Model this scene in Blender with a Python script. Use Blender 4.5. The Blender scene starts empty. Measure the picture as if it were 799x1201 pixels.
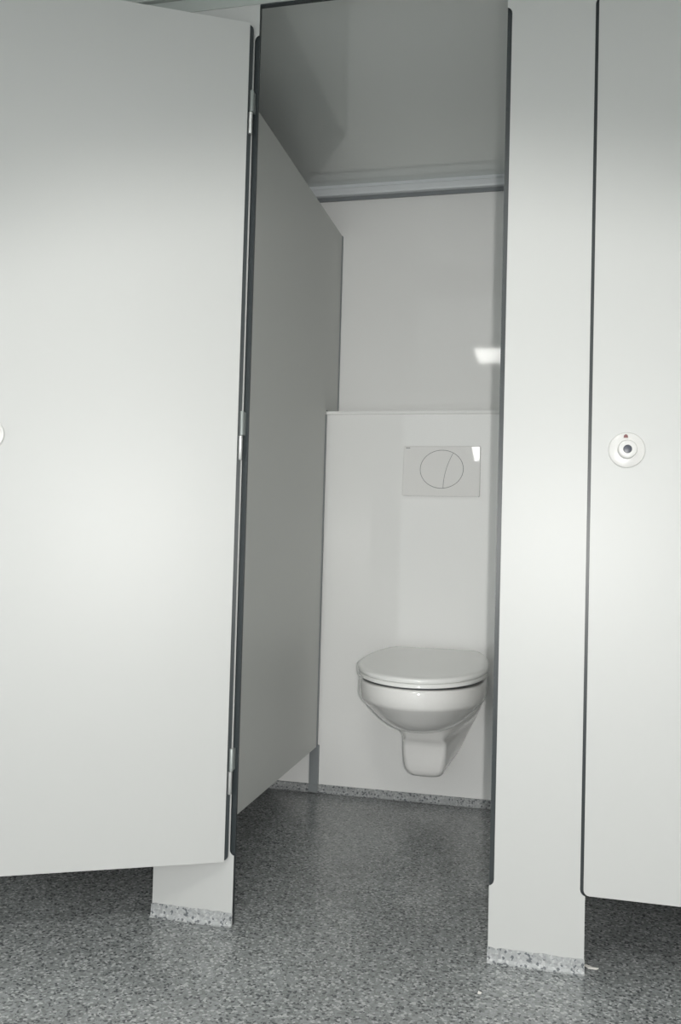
import bpy, bmesh, math, random
from mathutils import Vector, Matrix
random.seed(4)
sc = bpy.context.scene
COL = sc.collection

# ------------------------------------------------------------------ materials
def mat(name, color, rough=.5, metal=0.0, spec=.5, bump=None, coat=0.0):
    m = bpy.data.materials.new(name); m.use_nodes = True
    nt = m.node_tree; b = nt.nodes['Principled BSDF']
    b.inputs['Base Color'].default_value = (*color, 1)
    b.inputs['Roughness'].default_value = rough
    b.inputs['Metallic'].default_value = metal
    b.inputs['Specular IOR Level'].default_value = spec
    b.inputs['Coat Weight'].default_value = coat
    # every surface gets a procedural colour grain
    tc = nt.nodes.new('ShaderNodeTexCoord')
    nz = nt.nodes.new('ShaderNodeTexNoise'); nz.inputs['Scale'].default_value = 260 if bump is None else bump[0]
    nz.inputs['Detail'].default_value = 3
    nt.links.new(tc.outputs['Object'], nz.inputs['Vector'])
    mx = nt.nodes.new('ShaderNodeMix'); mx.data_type = 'RGBA'
    mx.inputs['A'].default_value = (*[c * .975 for c in color], 1)
    mx.inputs['B'].default_value = (*[min(1, c * 1.025) for c in color], 1)
    nt.links.new(nz.outputs['Fac'], mx.inputs['Factor'])
    nt.links.new(mx.outputs['Result'], b.inputs['Base Color'])
    if bump:
        bp = nt.nodes.new('ShaderNodeBump'); bp.inputs['Strength'].default_value = bump[1]
        bp.inputs['Distance'].default_value = .001
        nt.links.new(nz.outputs['Fac'], bp.inputs['Height'])
        nt.links.new(bp.outputs['Normal'], b.inputs['Normal'])
    return m

LAM = (.535, .54, .53)
M_lam = mat('white_laminate', LAM, .42, bump=(700, .12))
M_part = mat('partition_laminate', (.575, .585, .565), .45, bump=(700, .12))
M_core = mat('black_core', (.028, .035, .038), .38)
M_wall = mat('gloss_wall', (.93, .93, .915), .04, spec=.28)
M_wall2 = mat('room_wall', (.86, .86, .84), .35)
M_ceil = mat('gloss_ceiling', (.80, .83, .81), .07, spec=.9)
M_alu = mat('grey_aluminium', (.27, .29, .30), .5, metal=.15)
M_alu_l = mat('light_aluminium', (.82, .85, .87), .4, metal=.0)
M_alu_h = mat('pale_header_paint', (.44, .47, .45), .4)
M_hinge_g = mat('grey_hinge_metal', (.33, .36, .35), .4, metal=.3)
M_hinge = mat('hinge_metal', (.62, .63, .62), .3, metal=.5)
M_cer = mat('ceramic', (.88, .87, .85), .08, spec=.4)
M_seat = mat('seat_plastic', (.89, .89, .87), .07, spec=.5)
M_gap = mat('rubber', (.05, .055, .06), .6)
M_plate = mat('plate_plastic', (.88, .87, .855), .03, spec=.55)
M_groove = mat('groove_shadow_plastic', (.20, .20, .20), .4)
M_knob = mat('lock_nylon', (.66, .655, .64), .28)
M_bore = mat('lock_bore', (.05, .055, .075), .35)
M_red = mat('indicator_red', (.16, .045, .045), .4)
M_paper = mat('paper', (.8, .78, .74), .8)

def speckle(name, base, dark, light, gain=1.0, rough=.38, lo=.72, hi=1.25):
    m = bpy.data.materials.new(name); m.use_nodes = True
    nt = m.node_tree; b = nt.nodes['Principled BSDF']; N = nt.nodes; L = nt.links
    tc = N.new('ShaderNodeTexCoord')
    def vor(scale, off):
        mp = N.new('ShaderNodeMapping'); mp.inputs['Location'].default_value = off
        L.new(tc.outputs['Object'], mp.inputs['Vector'])
        v = N.new('ShaderNodeTexVoronoi'); v.inputs['Scale'].default_value = scale
        L.new(mp.outputs['Vector'], v.inputs['Vector'])
        s = N.new('ShaderNodeSeparateColor'); L.new(v.outputs['Color'], s.inputs['Color'])
        return s, v
    def ramp(sock, stops):
        r = N.new('ShaderNodeValToRGB'); r.color_ramp.interpolation = 'CONSTANT'
        e = r.color_ramp.elements
        e[0].position = stops[0][0]; e[0].color = (*stops[0][1], 1)
        e[1].position = stops[1][0]; e[1].color = (*stops[1][1], 1)
        for p, c in stops[2:]:
            x = e.new(p); x.color = (*c, 1)
        L.new(sock, r.inputs['Fac']); return r.outputs['Color']
    def mul(c, k): return tuple(x * k for x in c)
    s1, v1 = vor(225, (0, 0, 0))
    c1 = ramp(s1.outputs['Red'], [(0, dark), (.10, mul(base, lo)), (.32, base), (.62, mul(base, hi)), (.88, light)])
    s2, v2 = vor(150, (3.1, 1.7, 2.3))
    # larger dark flakes
    lt = N.new('ShaderNodeMath'); lt.operation = 'LESS_THAN'; lt.inputs[1].default_value = .09
    L.new(s2.outputs['Green'], lt.inputs[0])
    ds = N.new('ShaderNodeMath'); ds.operation = 'LESS_THAN'; ds.inputs[1].default_value = .48
    L.new(v2.outputs['Distance'], ds.inputs[0])
    an = N.new('ShaderNodeMath'); an.operation = 'MULTIPLY'
    L.new(lt.outputs[0], an.inputs[0]); L.new(ds.outputs[0], an.inputs[1])
    mx = N.new('ShaderNodeMix'); mx.data_type = 'RGBA'
    L.new(an.outputs[0], mx.inputs['Factor']); L.new(c1, mx.inputs['A'])
    mx.inputs['B'].default_value = (*dark, 1)
    # light flakes
    gt = N.new('ShaderNodeMath'); gt.operation = 'GREATER_THAN'; gt.inputs[1].default_value = .95
    L.new(s2.outputs['Blue'], gt.inputs[0])
    an2 = N.new('ShaderNodeMath'); an2.operation = 'MULTIPLY'
    L.new(gt.outputs[0], an2.inputs[0]); L.new(ds.outputs[0], an2.inputs[1])
    mx2 = N.new('ShaderNodeMix'); mx2.data_type = 'RGBA'
    L.new(an2.outputs[0], mx2.inputs['Factor']); L.new(mx.outputs['Result'], mx2.inputs['A'])
    mx2.inputs['B'].default_value = (*light, 1)
    # worn cloudy dirt
    nz = N.new('ShaderNodeTexNoise'); nz.inputs['Scale'].default_value = 5; nz.inputs['Detail'].default_value = 4
    L.new(tc.outputs['Object'], nz.inputs['Vector'])
    mr = N.new('ShaderNodeMapRange'); mr.inputs['From Min'].default_value = .3; mr.inputs['From Max'].default_value = .7
    mr.inputs['To Min'].default_value = .86 * gain; mr.inputs['To Max'].default_value = 1.12 * gain
    L.new(nz.outputs['Fac'], mr.inputs['Value'])
    mm = N.new('ShaderNodeVectorMath'); mm.operation = 'SCALE'
    L.new(mx2.outputs['Result'], mm.inputs[0]); L.new(mr.outputs['Result'], mm.inputs['Scale'])
    L.new(mm.outputs['Vector'], b.inputs['Base Color'])
    b.inputs['Roughness'].default_value = rough
    b.inputs['Specular IOR Level'].default_value = .5
    bp = N.new('ShaderNodeBump'); bp.inputs['Strength'].default_value = .15; bp.inputs['Distance'].default_value = .001
    L.new(s1.outputs['Green'], bp.inputs['Height']); L.new(bp.outputs['Normal'], b.inputs['Normal'])
    return m
M_floor = speckle('speckled_vinyl', (.235, .247, .248), (.085, .092, .095), (.42, .43, .43), rough=.24, lo=.80, hi=1.17)
M_cove = speckle('speckled_cove', (.37, .38, .385), (.13, .14, .15), (.50, .51, .51), rough=.45, lo=.85, hi=1.12)

# ------------------------------------------------------------------ mesh helpers
def box(bm, x0, x1, y0, y1, z0, z1, bevel=0, mi=0):
    vs = [bm.verts.new(p) for p in ((x0,y0,z0),(x1,y0,z0),(x1,y1,z0),(x0,y1,z0),(x0,y0,z1),(x1,y0,z1),(x1,y1,z1),(x0,y1,z1))]
    fs = []
    for q in ((0,3,2,1),(4,5,6,7),(0,1,5,4),(1,2,6,5),(2,3,7,6),(3,0,4,7)):
        f = bm.faces.new([vs[i] for i in q]); f.material_index = mi; fs.append(f)
    if bevel:
        es = list({e for f in fs for e in f.edges})
        bmesh.ops.bevel(bm, geom=es, offset=bevel, segments=2, affect='EDGES', profile=.5)
    return fs

def slab_xz(bm, pts, y0, y1, mi_front=0, mi_back=0, mi_side=1):
    """pts: counter-clockwise (x,z) outline seen from -y; y0 front, y1 back"""
    a = [bm.verts.new((x, y0, z)) for x, z in pts]
    b = [bm.verts.new((x, y1, z)) for x, z in pts]
    f = bm.faces.new(a); f.material_index = mi_front
    f = bm.faces.new(b[::-1]); f.material_index = mi_back
    n = len(pts)
    for i in range(n):
        f = bm.faces.new((a[(i+1) % n], a[i], b[i], b[(i+1) % n])); f.material_index = mi_side

def slab_yz(bm, pts, x0, x1, mi_face=0, mi_side=1):
    a = [bm.verts.new((x0, y, z)) for y, z in pts]
    b = [bm.verts.new((x1, y, z)) for y, z in pts]
    bm.faces.new(a).material_index = mi_face
    bm.faces.new(b[::-1]).material_index = mi_face
    n = len(pts)
    for i in range(n):
        bm.faces.new((a[(i+1) % n], a[i], b[i], b[(i+1) % n])).material_index = mi_side

def loft(bm, rings, cap0=True, cap1=True, mi=0):
    vr = [[bm.verts.new(p) for p in r] for r in rings]
    n = len(vr[0])
    for a, b in zip(vr, vr[1:]):
        for i in range(n):
            bm.faces.new((a[i], a[(i+1) % n], b[(i+1) % n], b[i])).material_index = mi
    if cap0: bm.faces.new(vr[0][::-1]).material_index = mi
    if cap1: bm.faces.new(vr[-1]).material_index = mi
    return vr

def disc_y(bm, cx, cz, prof, n=48, mi=0):
    """turned shape about the y axis; prof = [(r, y)...] from the back outwards"""
    rings = []
    for r, y in prof:
        rings.append([(cx + r*math.cos(2*math.pi*i/n), y, cz + r*math.sin(2*math.pi*i/n)) for i in range(n)])
    loft(bm, rings, mi=mi)

def build(name, bm, mats, parent=None, smooth=False, origin=None):
    bmesh.ops.recalc_face_normals(bm, faces=bm.faces[:])
    me = bpy.data.meshes.new(name)
    off = Vector(origin) if origin is not None else (Vector(parent.location) if parent and parent.get('_w') else None)
    if off is not None:
        for v in bm.verts: v.co -= off
    bm.to_mesh(me); bm.free()
    for m in (mats if isinstance(mats, (list, tuple)) else [mats]): me.materials.append(m)
    if smooth:
        for p in me.polygons: p.use_smooth = True
    o = bpy.data.objects.new(name, me); COL.objects.link(o)
    if origin is not None: o.location = origin
    if parent: o.parent = parent
    return o

def auto(o, ang=35):
    for p in o.data.polygons: p.use_smooth = True
    o.data.set_sharp_from_angle(angle=math.radians(ang))

def thing(name, label, cat, loc, group=None, world=True):
    """Empty; when world is set, its parts are written in world coordinates"""
    o = bpy.data.objects.new(name, None); COL.objects.link(o); o.location = loc
    o.empty_display_size = .1
    o['label'] = label; o['category'] = cat
    if group: o['group'] = group
    if world: o['_w'] = 1
    return o
def tag(o, label, cat, group=None):
    o['label'] = label; o['category'] = cat
    if group: o['group'] = group
def struct(o): o['kind'] = 'structure'; return o

# ------------------------------------------------------------------ dimensions (metres)
PW = .1834                       # pilaster width
OP = .5345                       # cubicle opening
PITCH = PW + OP
ZT = 1.988                       # top of the front panels
ZC = 2.062                       # ceiling
YBOX, YBACK = 1.021, 1.174
ZL = 1.243                       # ledge of the boxed-in wall
NZ0, NZ1 = .147, 1.918           # door rebate in the front panels
T = .013
XL, XR = -2*PITCH + OP - .02, 2*PITCH + .12
XL = -PITCH - PW - .03
YF = -2.55

# ------------------------------------------------------------------ room shell
def shell(name, x0, x1, y0, y1, z0, z1, m):
    bm = bmesh.new(); box(bm, x0, x1, y0, y1, z0, z1)
    return struct(build(name, bm, m, origin=((x0+x1)/2, (y0+y1)/2, z0)))
shell('floor', XL-.1, XR+.1, YF-.1, YBACK+.1, -.08, 0, M_floor)
shell('ceiling', XL-.1, XR+.1, YF-.1, YBACK+.1, ZC, ZC+.08, M_ceil)
shell('wall_back', XL-.1, XR+.1, YBACK, YBACK+.1, 0, ZC, M_wall)
shell('wall_front', XL-.1, XR+.1, YF-.1, YF, 0, ZC, M_wall2)
shell('wall_left', XL-.1, XL, YF, YBACK, 0, ZC, M_wall2)
shell('wall_right', XR, XR+.1, YF, YBACK, 0, ZC, M_wall2)

# cornice profile where wall and ceiling meet
bm = bmesh.new()
prof = [(YBACK, 2.0135), (YBACK-.006, 2.0135), (YBACK-.006, 2.0225), (YBACK-.022, 2.0235), (YBACK-.024, 2.028),
        (YBACK-.024, 2.046), (YBACK-.016, 2.051), (YBACK-.016, ZC-.0003), (YBACK, ZC-.0003)]
slab_yz(bm, prof, XL, XR, 0, 0)
struct(build('trim_1', bm, M_alu_l, origin=(0, YBACK, 2.01)))
bm = bmesh.new(); box(bm, XL, XR, YBACK-.0085, YBACK, 2.0095, 2.0133)  # dark grey fin colours in the shadow gap under the cornice profile
box(bm, XL, XR, YBACK-.0075, YBACK-.0062, 2.0133, 2.0222)
struct(build('trim_2', bm, M_alu, origin=(0, YBACK, 2.0)))

# boxed-in cistern wall, running through all cubicles
cb = thing('cistern_boxing', 'waist-high white boxed-in wall panel with ledge behind the toilet', 'boxed-in wall', (.27, YBOX, 0))
bm = bmesh.new(); box(bm, XL, XR, YBOX, YBACK-.0005, 0, ZL-.008)
build('facing_board', bm, M_wall, cb)
bm = bmesh.new(); box(bm, XL, XR, YBOX-.009, YBACK-.0005, ZL-.008, ZL+.003, bevel=.002)
build('ledge', bm, M_wall, cb)

# speckled coved skirting along the boxing
bm = bmesh.new()
cp = [(YBOX-.0004, 0.0), (YBOX-.013, 0.0004), (YBOX-.009, .0025), (YBOX-.006, .007), (YBOX-.0055, .0245), (YBOX-.0004, .026)]
slab_yz(bm, cp, XL, XR, 0, 0)
struct(build('baseboard_back', bm, M_cove, origin=(0, YBOX, 0)))

# ------------------------------------------------------------------ cubicle front panels (pilasters)
def notch_outline(x0, x1, z0, z1, nd, left=True, right=True, r=.013, k=6):
    """panel outline with the routed door rebate on one or both long edges"""
    pts = [(x0, z0), (x1, z0)]
    if right:
        pts.append((x1, NZ0))
        for i in range(1, k+1):
            a = math.pi/2 * i/k
            pts.append((x1 - nd*math.sin(a), NZ0 + r*(1-math.cos(a))))
        for i in range(k, -1, -1):
            a = math.pi/2 * i/k
            pts.append((x1 - nd*math.sin(a), NZ1 - r*(1-math.cos(a))))
    pts += [(x1, z1), (x0, z1)]
    if left:
        for i in range(0, k+1):
            a = math.pi/2 * i/k
            pts.append((x0 + nd*math.sin(a), NZ1 - r*(1-math.cos(a))))
        for i in range(k, 0, -1):
            a = math.pi/2 * i/k
            pts.append((x0 + nd*math.sin(a), NZ0 + r*(1-math.cos(a))))
        pts.append((x0, NZ0))
    return pts

def pilaster(x0, x1, label, hinged=None, seed=0):
    t = thing('front_panel', label, 'partition panel', ((x0+x1)/2, 0, 0), group='fixed front panels of the cubicle row')
    bm = bmesh.new()
    slab_xz(bm, notch_outline(x0, x1, .0005, ZT, .0095), 0, .0065)
    slab_xz(bm, [(x0, .0005), (x1, .0005), (x1, ZT), (x0, ZT)], .0065, T, 1, 0, 1)
    build('panel', bm, [M_lam, M_core], t)
    # coved speckled skirting wrapped around the foot, slightly wavy top line
    rnd = random.Random(seed)
    bm = bmesh.new(); n = 26
    tops = [.027 + rnd.uniform(-.0012, .0012) for _ in range(n+1)]
    rows = []
    for i in range(n+1):
        x = x0 - .001 + (x1-x0+.002)*i/n
        rows.append([(x, -.0002, 0), (x, -.013, .0003), (x, -.008, .0022), (x, -.004, .007), (x, -.003, tops[i]-.001), (x, -.0002, tops[i])])
    loft(bm, rows)
    build('skirting', bm, M_cove, t)
    return t

def hinge(parent, z0, z1, dx=0.0):
    zm = (z0+z1)/2
    # fixed (upper) knuckle with its leaf on the panel
    bm = bmesh.new()
    ring = lambda z, r, cx, cy: [(cx + r*math.cos(2*math.pi*i/16), cy + r*math.sin(2*math.pi*i/16), z) for i in range(16)]
    cx, cy = HX, HY
    loft(bm, [ring(zm+.0006, .0040, cx, cy), ring(zm+.0012, .0046, cx, cy), ring(z1-.001, .0046, cx, cy), ring(z1, .0040, cx, cy)])
    box(bm, cx-.0005, cx+.0035, -.0045, .0062, zm+.002, z1-.001)
    o = build('hinge_knuckle', bm, M_hinge_g, parent); auto(o)

HX, HY = -.0095, -.0085
left_p = pilaster(-PW, 0, 'narrow white fixed panel left of the open toilet cubicle, partly behind the open door', seed=1)
for z0, z1 in ((1.697, 1.792), (.987, 1.092), (.277, .373)): hinge(left_p, z0, z1)
pilaster(OP, OP+PW, 'narrow white fixed panel standing between the open cubicle and the closed door on the right', seed=2)
pilaster(-PITCH-PW, -PITCH, 'narrow white fixed panel at the far left end of the cubicle row', seed=3)
pilaster(2*PITCH - PW, 2*PITCH + .1, 'white fixed panel at the far right end of the cubicle row', seed=5)

# header rail over all cubicles
hd = thing('header_rail', 'pale grey rail running along the top of the cubicle fronts', 'rail', (.27, 0, ZT))
bm = bmesh.new(); box(bm, XL+.001, XR-.001, -.0015, T, ZT+.0002, 2.018, bevel=.0008)
build('rail_board', bm, M_alu_h, hd)
bm = bmesh.new(); box(bm, XL+.001, XR-.001, -.012, T+.006, 2.0184, ZC-.0003, bevel=.0015)
build('rail_cap', bm, M_alu_h, hd)
bm = bmesh.new(); box(bm, .0005, OP-.0005, .001, T-.001, ZT-.003, ZT+.0002)  # black strip added to darken the underside of the rail
build('dark_underside', bm, M_core, hd)

# ------------------------------------------------------------------ side partitions
def partition(xc, label, foot_label=None):
    t = thing('side_partition', label, 'partition panel', (xc, .6, .15), group='side partitions between the cubicles')
    x0, x1 = xc-T/2, xc+T/2
    z0, z1 = .150, 1.882
    pts = [(T+.001, z0), (YBOX-.0125, z0), (YBOX-.0125, ZL+.006), (YBACK-.003, ZL+.006), (YBACK-.003, z1), (T+.001, z1)]
    bm = bmesh.new(); slab_yz(bm, pts, x0, x1)
    build('panel', bm, [M_part, M_core], t)
    bm = bmesh.new()       # wall channel holding the rear edge
    box(bm, x0-.002, x0-.0002, YBOX-.024, YBOX-.0095, z0, ZL-.010)
    box(bm, x1+.0002, x1+.002, YBOX-.024, YBOX-.0095, z0, ZL-.010)
    box(bm, x0-.002, x1+.002, YBOX-.0122, YBOX-.0095, z0, ZL-.010)
    box(bm, x0-.002, x0-.0002, YBACK-.014, YBACK-.0005, ZL+.006, z1)
    box(bm, x1+.0002, x1+.002, YBACK-.014, YBACK-.0005, ZL+.006, z1)
    build('wall_channel', bm, M_alu, t)
    bm = bmesh.new()       # floor foot under the rear corner
    box(bm, xc-.0175, xc+.0125, YBOX-.0145, YBOX-.0003, .0262, z0+.003, bevel=.0012)
    box(bm, xc-.0175, xc+.0125, YBOX-.0175, YBOX-.0133, .004, .027)
    box(bm, x0-.0015, x1+.0015, YBOX-.03, YBOX-.0125, z0-.003, z0-.0002)
    build('foot_profile', bm, M_alu, t)
    return t
partition(-.0930, 'tall white side wall of the open toilet cubicle, on its left, raised off the floor')
partition(OP+.0925, 'side wall on the right of the toilet, hidden edge-on behind the fixed panel')

# ------------------------------------------------------------------ doors
def rounded(x0, x1, z0, z1, r, k=6):
    pts = []
    for cx, cz, a0 in ((x0+r, z0+r, math.pi), (x1-r, z0+r, 1.5*math.pi), (x1-r, z1-r, 0), (x0+r, z1-r, .5*math.pi)):
        for i in range(k+1):
            a = a0 + math.pi/2*i/k
            pts.append((cx + r*math.cos(a), cz + r*math.sin(a)))
    return pts

def lock_outside(t, cx, cz, yf):
    bm = bmesh.new()
    disc_y(bm, cx, cz, [(.0342, yf-.0002), (.0344, yf-.0025), (.0335, yf-.0042), (.029, yf-.0060), (.018, yf-.0068)])
    rose = build('lock_rose', bm, M_knob, t); auto(rose)
    bm = bmesh.new()
    disc_y(bm, cx, cz, [(.0178, yf-.0069), (.0180, yf-.020), (.0168, yf-.0235), (.0150, yf-.0245), (.0085, yf-.0245), (.0078, yf-.0235), (.0074, yf-.0205)])
    kn = build('lock_knob', bm, M_knob, t); auto(kn)
    kn.parent = rose
    bm = bmesh.new()
    disc_y(bm, cx, cz, [(.0077, yf-.0206), (.0077, yf-.0238), (.0050, yf-.0243)])
    bo = build('emergency_slot', bm, M_bore, t); auto(bo); bo.parent = rose
    bo['label'] = 'dark round emergency release in the knob centre'
    bm = bmesh.new()
    pts = [(-.0042, -.003), (.0042, -.003), (.0034, .0020), (0, .0042), (-.0034, .0020)]
    slab_xz(bm, [(cx-.0025+x, cz+.0265+z) for x, z in pts], yf-.0078, yf-.0050, 0, 0, 0)
    ind = build('occupancy_indicator', bm, M_red, t); ind.parent = rose
    ind['label'] = 'small dull red occupied marker'

# closed door to the right (outside face flush with the front panels)
def closed_door(x0, x1, lock, label, handed):
    t = thing('cubicle_door', label, 'door', ((x0+x1)/2, 0, .15), group='cubicle doors')
    zb, zt = .1475, 1.9215
    bm = bmesh.new()
    slab_xz(bm, rounded(x0+.0040, x1-.0040, zb, zt, .011), .0000, .0060)
    slab_xz(bm, rounded(x0+.0135, x1-.0135, zb, zt, .003), .0060, T, 1, 0, 1)
    # rear layer sits inside the rebate
    build('door_panel', bm, [M_lam, M_core], t)
    if lock: lock_outside(t, lock, 1.011, 0)
    return t
closed_door(OP+PW-.0070, 2*PITCH-PW+.007, .781, 'closed white cubicle door at the right edge of the picture with a round lock', 'r')
closed_door(-PITCH-.007, -PW+.007, None, 'closed white door of the neighbouring cubicle, hidden behind the wide open door', 'l')

# the open door, swung right back (local frame: x from hinge towards free edge, -y = visible inner face)
OD = thing('cubicle_door', 'wide open white cubicle door swung back at the left of the picture', 'door', (-.0155, -.017, .1375), group='cubicle doors', world=False)
ang = .487
# local +x -> (-cos, -sin); visible normal (-y local) -> (sin, -cos)
# rotation about z by pi+ang gives x->(-cos,-sin), y->(sin,-cos): so the visible side is +y local
OD.rotation_euler = (0, 0, math.pi + ang)
W, H = .545, 1.801
bm = bmesh.new()
def slab_local(pts, y0, y1, mf, mb, ms):
    slab_xz(bm, pts, y0, y1, mf, mb, ms)
slab_local([(0, 0), (W-.0095, 0), (W-.0095, H), (0, H)], -.0065, 0, 1, 0, 1)
slab_local(rounded(-.0092, W, .0005, H-.0005, .011), -.0115, -.0065, 0, 1, 1)
build('door_panel', bm, [M_lam, M_core], OD)
bm = bmesh.new()
cx, cz = .498, 1.014-.1375
disc_y(bm, cx, cz, [(.0305, .0002), (.0307, .003), (.029, .0055), (.020, .0065)])
ro = build('lock_rose', bm, M_knob, OD); auto(ro)
bm = bmesh.new(); box(bm, cx-.006, cx+.006, .0066, .0225, cz-.019, cz+.019, bevel=.003)
disc_y(bm, cx, cz, [(.013, .0066), (.013, .010), (.012, .011)])
tn = build('thumb_turn', bm, M_knob, OD); auto(tn); tn.parent = ro
# lower hinge knuckles, carried by the door
ca, sa = math.cos(ang), math.sin(ang)
def to_local(wx, wy):
    dx, dy = wx+.0155, wy+.017
    return (-ca*dx - sa*dy, sa*dx - ca*dy)
lx, ly = to_local(HX-.0016, HY-.0004)
for z0, z1 in ((1.697, 1.792), (.987, 1.092), (.277, .373)):
    zm = (z0+z1)/2 - .1375; za = z0-.1375
    bm = bmesh.new()
    ring = lambda z, r: [(lx + r*math.cos(2*math.pi*i/16), ly + r*math.sin(2*math.pi*i/16), z) for i in range(16)]
    loft(bm, [ring(za, .0038), ring(za+.001, .0045), ring(zm-.001, .0045), ring(zm-.0002, .0038)])
    o = build('hinge_knuckle', bm, M_hinge, OD); auto(o)
    o['label'] = 'pale hinge knuckle'

# ------------------------------------------------------------------ flush plate
TX = .2965
FP = thing('flush_plate', 'white oblong flush plate with an oval two-part button on the white wall above the toilet', 'flush plate', (TX, YBOX, .9705), world=False)
PWd, PH = .2465, .1615
tilt = math.radians(6.72)
def plate_y(z): return -(.0045 + (PH - z)*math.tan(tilt))      # local y of the sloping front
bm = bmesh.new()
def skew(v): return (v[0], v[1] + plate_y(v[2]) , v[2])
def rr(w, h, r, y, k=5):
    return [(x, y, z + h/2 - h/2) for x, z in rounded(-w/2, w/2, 0, h, r, k)]
out = [(x, z) for x, z in rounded(-PWd/2, PWd/2, 0, PH, .004)]
r0 = [(x, -.0002, z) for x, z in out]
r1 = [(x, plate_y(z)+.0015, z) for x, z in out]
ins = [(x*(1-.003/ (PWd/2)), PH/2 + (z-PH/2)*(1-.003/(PH/2))) for x, z in out]
r2 = [(x, plate_y(z), z) for x, z in ins]
loft(bm, [r0, r1, r2], cap0=False, cap1=False)
# front face with an oval hole
A, B, OX, OZ = .0695, .0622, .0020, PH*.535
n = len(ins)
n2 = 96
hole = [(OX + A*math.cos(2*math.pi*i/n2), OZ + B*math.sin(2*math.pi*i/n2)) for i in range(n2)]
from mathutils.geometry import delaunay_2d_cdt
def fill(bm, loops, yfun, mi=0):
    co, edges = [], []
    for lp in loops:
        b0 = len(co); co += [Vector(p) for p in lp]
        edges += [(b0+i, b0+(i+1) % len(lp)) for i in range(len(lp))]
    faces = [list(range(0, len(loops[0])))] + [list(range(len(loops[0]), len(loops[0])+len(loops[1])))] if False else []
    v, e, f, *_ = delaunay_2d_cdt(co, edges, faces, 1 , 1e-7)
    vs = [bm.verts.new((p.x, yfun(p.y), p.y)) for p in v]
    for t3 in f:
        c = sum((v[i] for i in t3), Vector((0, 0)))/len(t3)
        if loops[1:] and ((c.x-OX)/A)**2 + ((c.y-OZ)/B)**2 < .999: continue
        bm.faces.new([vs[i] for i in t3]).material_index = mi
fill(bm, [ins, hole], plate_y)
bmesh.ops.remove_doubles(bm, verts=bm.verts[:], dist=1e-5)
PL = build('plate', bm, M_plate, FP)
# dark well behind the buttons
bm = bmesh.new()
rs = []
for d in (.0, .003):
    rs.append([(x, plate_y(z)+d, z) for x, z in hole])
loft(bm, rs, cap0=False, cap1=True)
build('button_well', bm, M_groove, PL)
# two buttons split by a bowed line
def xsplit(z):
    s = (z - (OZ-B))/(2*B)                        # 0 bottom .. 1 top
    return OX + .0065 + .034*s**2.1
g = .0007
def button_outline(side):
    a, b = A-.0016, B-.0016
    zz = [OZ - B + 2*B*i/40 for i in range(41)]
    line = []
    for z in zz:
        x = xsplit(z) + side*g
        if ((x-OX)/a)**2 + ((z-OZ)/b)**2 < 1: line.append((x, z))
    # end points snapped to the oval
    def ang_of(p): return math.atan2((p[1]-OZ)/b, (p[0]-OX)/a)
    a0, a1 = ang_of(line[0]), ang_of(line[-1])     # bottom, top
    arc = []
    if side > 0:
        m = 40
        for i in range(m+1):
            t = a0 + (a1-a0)*i/m; arc.append((OX + a*math.cos(t), OZ + b*math.sin(t)))
        return arc + line[::-1][1:-1]
    m = 70; a1b = a1; a0b = a0 + 2*math.pi
    for i in range(m+1):
        t = a1b + (a0b-a1b)*i/m; arc.append((OX + a*math.cos(t), OZ + b*math.sin(t)))
    return arc + line[1:-1]
for side, nm in ((-1, 'large_flush_button'), (1, 'small_flush_button')):
    ol = button_outline(side)
    bm = bmesh.new()
    a = [bm.verts.new((x, plate_y(z)-.0004, z)) for x, z in ol]
    b = [bm.verts.new((x, plate_y(z)+.0025, z)) for x, z in ol]
    bm.faces.new(a); nn = len(ol)
    for i in range(nn): bm.faces.new((a[(i+1) % nn], a[i], b[i], b[(i+1) % nn]))
    build(nm, bm, M_plate, PL)
# tiny grey maker's mark in the top left corner
bm = bmesh.new()
xm = -PWd/2 + .008
for k, w in enumerate((.0022, .0016, .0022, .0012, .0020)):
    z = PH - .0085
    slab_xz(bm, [(xm, z), (xm+w, z), (xm+w, z+.0032), (xm, z+.0032)], plate_y(z+.0016)-.0004, plate_y(z)+.001, 0, 0, 0)
    xm += w + .0009
build('maker_mark', bm, M_groove, PL)

# ------------------------------------------------------------------ toilet
TO = thing('wall_hung_toilet', 'white wall-hung toilet with closed lid in the open cubicle', 'toilet', (.2935, YBOX, 0), world=False)
def egg(w, yf, yw, yb, wb, z, n=72, pf=2.0, pb=2.3, zs=0.0):
    """closed outline: half-ellipse in front of yw, flattened back narrowing to wb at yb"""
    pts = []
    h = n//2
    # right side front -> back, then mirrored
    right = []
    q = h//2
    for i in range(q+1):
        t = math.pi/2*i/q
        right.append((w*math.sin(t)**(2/pf), yw - (yw-yf)*math.cos(t)**(2/pf)))
    for i in range(1, q+1):
        s = i/q
        x = wb + (w-wb)*(max(0, 1-s**pb))**(1/1.35)
        right.append((x, yw + (yb-yw)*s))
    left = [(-x, y) for x, y in right[::-1]]
    # back edge points come from the two ends; drop doubled tip
    pts = right + left[:-1]
    return [(x, y, z + zs*(y-yf)) for x, y in pts]
def body_ring(hwf, hwb, yf, z, r=.03, k=6, yb=-.0003):
    pts = []
    r = min(r, hwf*.8)
    # from back right round the front to back left (clockwise seen from above), then close
    right = [(hwb, yb), (hwb + (hwf-hwb)*.35, yb + (yf+r-yb)*.35), (hwb + (hwf-hwb)*.7, yb + (yf+r-yb)*.7)]
    for i in range(k+1):
        a = math.pi/2*i/k
        right.append((hwf - r + r*math.cos(a), yf + r - r*math.sin(a)))
    right.append((hwf*.1, yf-.0005))
    left = [(-x, y) for x, y in right[::-1]]
    return [(x, y, z) for x, y in right + left]
bm = bmesh.new()
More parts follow.
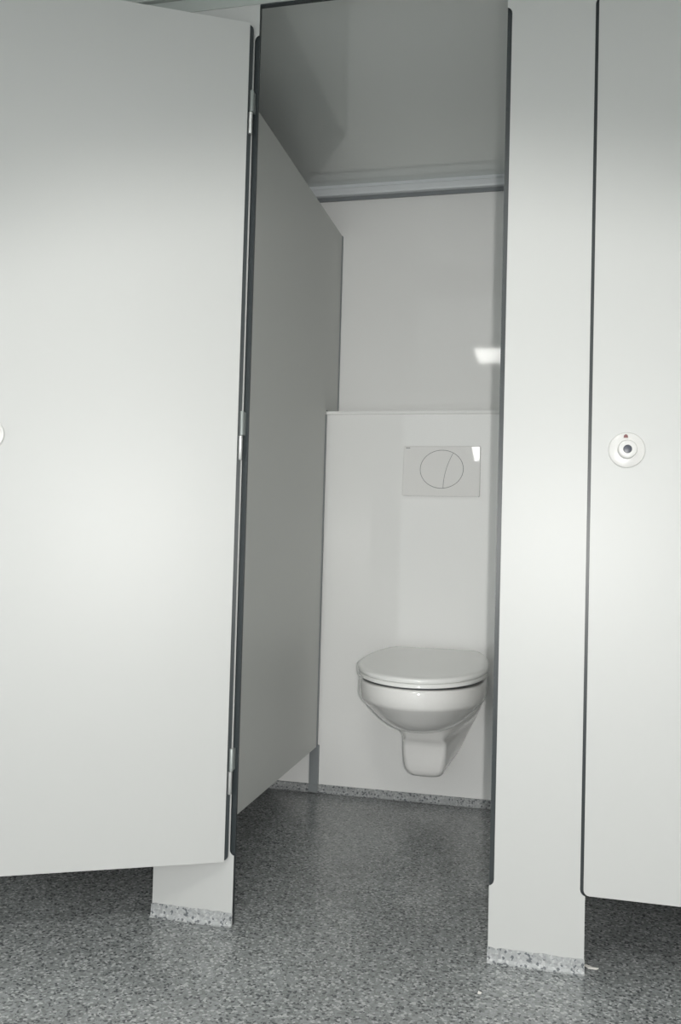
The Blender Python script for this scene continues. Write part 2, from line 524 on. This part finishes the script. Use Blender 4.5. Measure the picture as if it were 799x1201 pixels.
# bowl
secs = [(.4345, .160, -.498), (.4368, .170, -.512), (.434, .1765, -.5205), (.428, .1785, -.523), (.405, .1785, -.5225), (.390, .1772, -.5205), (.3825, .174, -.516), (.3785, .1705, -.512),
        (.373, .165, -.506), (.366, .159, -.4985), (.356, .149, -.486), (.343, .137, -.472), (.330, .123, -.455), (.318, .108, -.436), (.307, .091, -.414),
        (.299, .072, -.390), (.2935, .049, -.367), (.291, .023, -.34)]
rings = []
for z, w, yf in secs:
    rings.append(egg(w, yf, -.29, -.06, w*.82, z))
loft(bm, rings)
build('bowl', bm, M_cer, TO, smooth=True)
# rear body and outlet cover
bm = bmesh.new()
rows = [(.2905+.1375, .168, .160, -.34, .08), (.38, .168, .162, -.345, .09), (.355, .160, .160, -.33, .09), (.33, .146, .152, -.305, .08), (.305, .124, .142, -.28, .07),
        (.285, .098, .133, -.262, .05), (.268, .074, .125, -.252, .03), (.255, .060, .118, -.246, .018), (.248, .0585, .115, -.242, .014), (.244, .0615, .113, -.238, .012), (.238, .0640, .110, -.232, .012),
        (.225, .0645, .104, -.229, .012), (.200, .0640, .093, -.228, .013), (.175, .0620, .081, -.228, .016), (.158, .0590, .072, -.227, .020), (.145, .0530, .062, -.222, .024),
        (.137, .0450, .053, -.213, .024), (.133, .036, .050, -.200, .022), (.1315, .024, .036, -.18, .016)]
loft(bm, [body_ring(a, b, y, z, r) for z, a, b, y, r in rows])
o = build('outlet_body', bm, M_cer, TO); auto(o, 50)
# seat ring (closed outline, hole hidden below the lid is still cut)
def lid_ring(s, z, grow=0):
    r = egg(.1835, -.5285, -.30, -.035, .124, z, zs=0)
    cxm, cym = 0, -.30
    return [(x*s, cym+(y-cym)*s, z + .050*(cym+(y-cym)*s+.53)) for x, y, z in r]
bm = bmesh.new()
ro = [lid_ring(.975, .4405), lid_ring(.992, .4425), lid_ring(.992, .4500), lid_ring(.98, .4525), lid_ring(.62, .4525), lid_ring(.60, .449), lid_ring(.60, .4415)]
vr = loft(bm, ro, cap0=False, cap1=False)
n = len(vr[0])
for i in range(n): bm.faces.new((vr[-1][i], vr[-1][(i+1) % n], vr[0][(i+1) % n], vr[0][i]))
o = build('seat', bm, M_seat, TO); auto(o, 60)
bm = bmesh.new()
loft(bm, [lid_ring(.985, .4535), lid_ring(1.0, .4548), lid_ring(1.003, .459), lid_ring(1.0, .4635), lid_ring(.985, .4665), lid_ring(.955, .4678), lid_ring(.90, .4683), lid_ring(.6, .4690), lid_ring(.2, .4692)])
o = build('lid', bm, M_seat, TO); auto(o, 60)
for s in (-1, 1):
    bm = bmesh.new()
    box(bm, s*.078-.018, s*.078+.018, -.052, -.020, .4345, .4765, bevel=.004)
    build('seat_hinge', bm, M_seat, TO)
# dark bumper gap between ceramic rim and seat
bm = bmesh.new()
loft(bm, [lid_ring(.95, .4366), lid_ring(.95, .4404)])
build('bumper', bm, M_gap, TO)

# ------------------------------------------------------------------ scraps on the floor
def scrap(x, y, pts, label):
    bm = bmesh.new()
    a = [bm.verts.new((px, py, .0012 + .0012*(i % 2))) for i, (px, py) in enumerate(pts)]
    b = [bm.verts.new((px, py, .0003)) for px, py in pts]
    bm.faces.new(a); bm.faces.new(b[::-1]); n = len(pts)
    for i in range(n): bm.faces.new((a[(i+1) % n], a[i], b[i], b[(i+1) % n]))
    o = build('paper_scrap', bm, M_paper); o.location = (x, y, 0)
    tag(o, label, 'litter')
scrap(.733, .028, [(-.014, .006), (-.006, -.004), (.010, -.006), (.014, -.001), (.002, .003), (-.010, .009)], 'small white scrap on the floor beside the foot of the right front panel')
scrap(.529, -.133, [(-.003, -.003), (.003, -.004), (.004, .003), (-.002, .004)], 'tiny white crumb on the grey floor in front of the right front panel')

# ------------------------------------------------------------------ lights
CAMP = Vector((.6401, -1.7939, .8188))
lamp = thing('ceiling_lamp', 'long flat ceiling lamp in the washroom aisle, behind the camera', 'lamp', (.31, -1.52, ZC))
LX0, LX1, LY0, LY1 = .157, .48, -1.76, -1.29
bm = bmesh.new()
for b_ in ((LX0-.02, LX0, LY0-.02, LY1+.02), (LX1, LX1+.02, LY0-.02, LY1+.02), (LX0, LX1, LY0-.02, LY0), (LX0, LX1, LY1, LY1+.02)):
    box(bm, *b_, ZC-.035, ZC-.0005)
build('housing', bm, M_alu_l, lamp)
em = bpy.data.materials.new('lamp_diffuser'); em.use_nodes = True
eb = em.node_tree.nodes['Principled BSDF']
eb.inputs['Base Color'].default_value = (.9, .9, .9, 1)
eb.inputs['Emission Color'].default_value = (1, .99, .95, 1)
LAMP_E = 24.0
eb.inputs['Emission Strength'].default_value = LAMP_E
bm = bmesh.new(); box(bm, LX0, LX1, LY0, LY1, ZC-.028, ZC-.004)
build('diffuser', bm, em, lamp)

fl = bpy.data.lights.new('camera_flash', 'SPOT'); fl.energy = 72
fl.color = (1.0, .985, .96); fl.shadow_soft_size = .012
fl.spot_size = math.radians(71); fl.spot_blend = .45
fo = bpy.data.objects.new('camera_flash', fl); COL.objects.link(fo)
fo.location = (.685, -1.79, .83)
# added fill light, a broad panel at the aisle wall behind the camera
wa = bpy.data.lights.new('aisle_fill', 'AREA'); wa.shape = 'RECTANGLE'; wa.size = 2.5; wa.size_y = 1.7; wa.energy = 16
wa.color = (.93, .98, 1.0)
wo = bpy.data.objects.new('aisle_fill', wa); COL.objects.link(wo)
wo.location = (.27, YF+.03, .9); wo.rotation_euler = (math.radians(90), 0, 0)

w = bpy.data.worlds.new('world'); sc.world = w; w.use_nodes = True
w.node_tree.nodes['Background'].inputs['Color'].default_value = (.5, .5, .5, 1)
w.node_tree.nodes['Background'].inputs['Strength'].default_value = .1

# ------------------------------------------------------------------ camera
yaw, pitch, roll, F = -.2344, .0331, .0273, 1035.0
fw = Vector((math.sin(yaw)*math.cos(pitch), math.cos(yaw)*math.cos(pitch), math.sin(pitch)))
rt = Vector((math.cos(yaw), -math.sin(yaw), 0)); up = rt.cross(fw)
rt2 = math.cos(roll)*rt + math.sin(roll)*up
up2 = -math.sin(roll)*rt + math.cos(roll)*up
cam = bpy.data.cameras.new('camera'); co = bpy.data.objects.new('camera', cam); COL.objects.link(co)
M = Matrix((( rt2.x, up2.x, -fw.x, CAMP.x), (rt2.y, up2.y, -fw.y, CAMP.y), (rt2.z, up2.z, -fw.z, CAMP.z), (0, 0, 0, 1)))
co.matrix_world = M
cam.sensor_fit = 'HORIZONTAL'; cam.sensor_width = 36; cam.lens = F/799*36
cam.clip_start = .05
sc.camera = co
fd = (fw + rt2*(45/F) - up2*(180/F)).normalized()
fo.rotation_euler = fd.to_track_quat('-Z', 'Y').to_euler()
fo.scale = (1.7, 1, 1)          # a flash head is wider than tall

for o in bpy.data.objects:
    if '_w' in o: del o['_w']
sc.view_settings.view_transform = 'Standard'; sc.view_settings.look = 'None'
sc.view_settings.gamma = 1; sc.view_settings.use_curve_mapping = False
sc.view_settings.exposure = 0.0
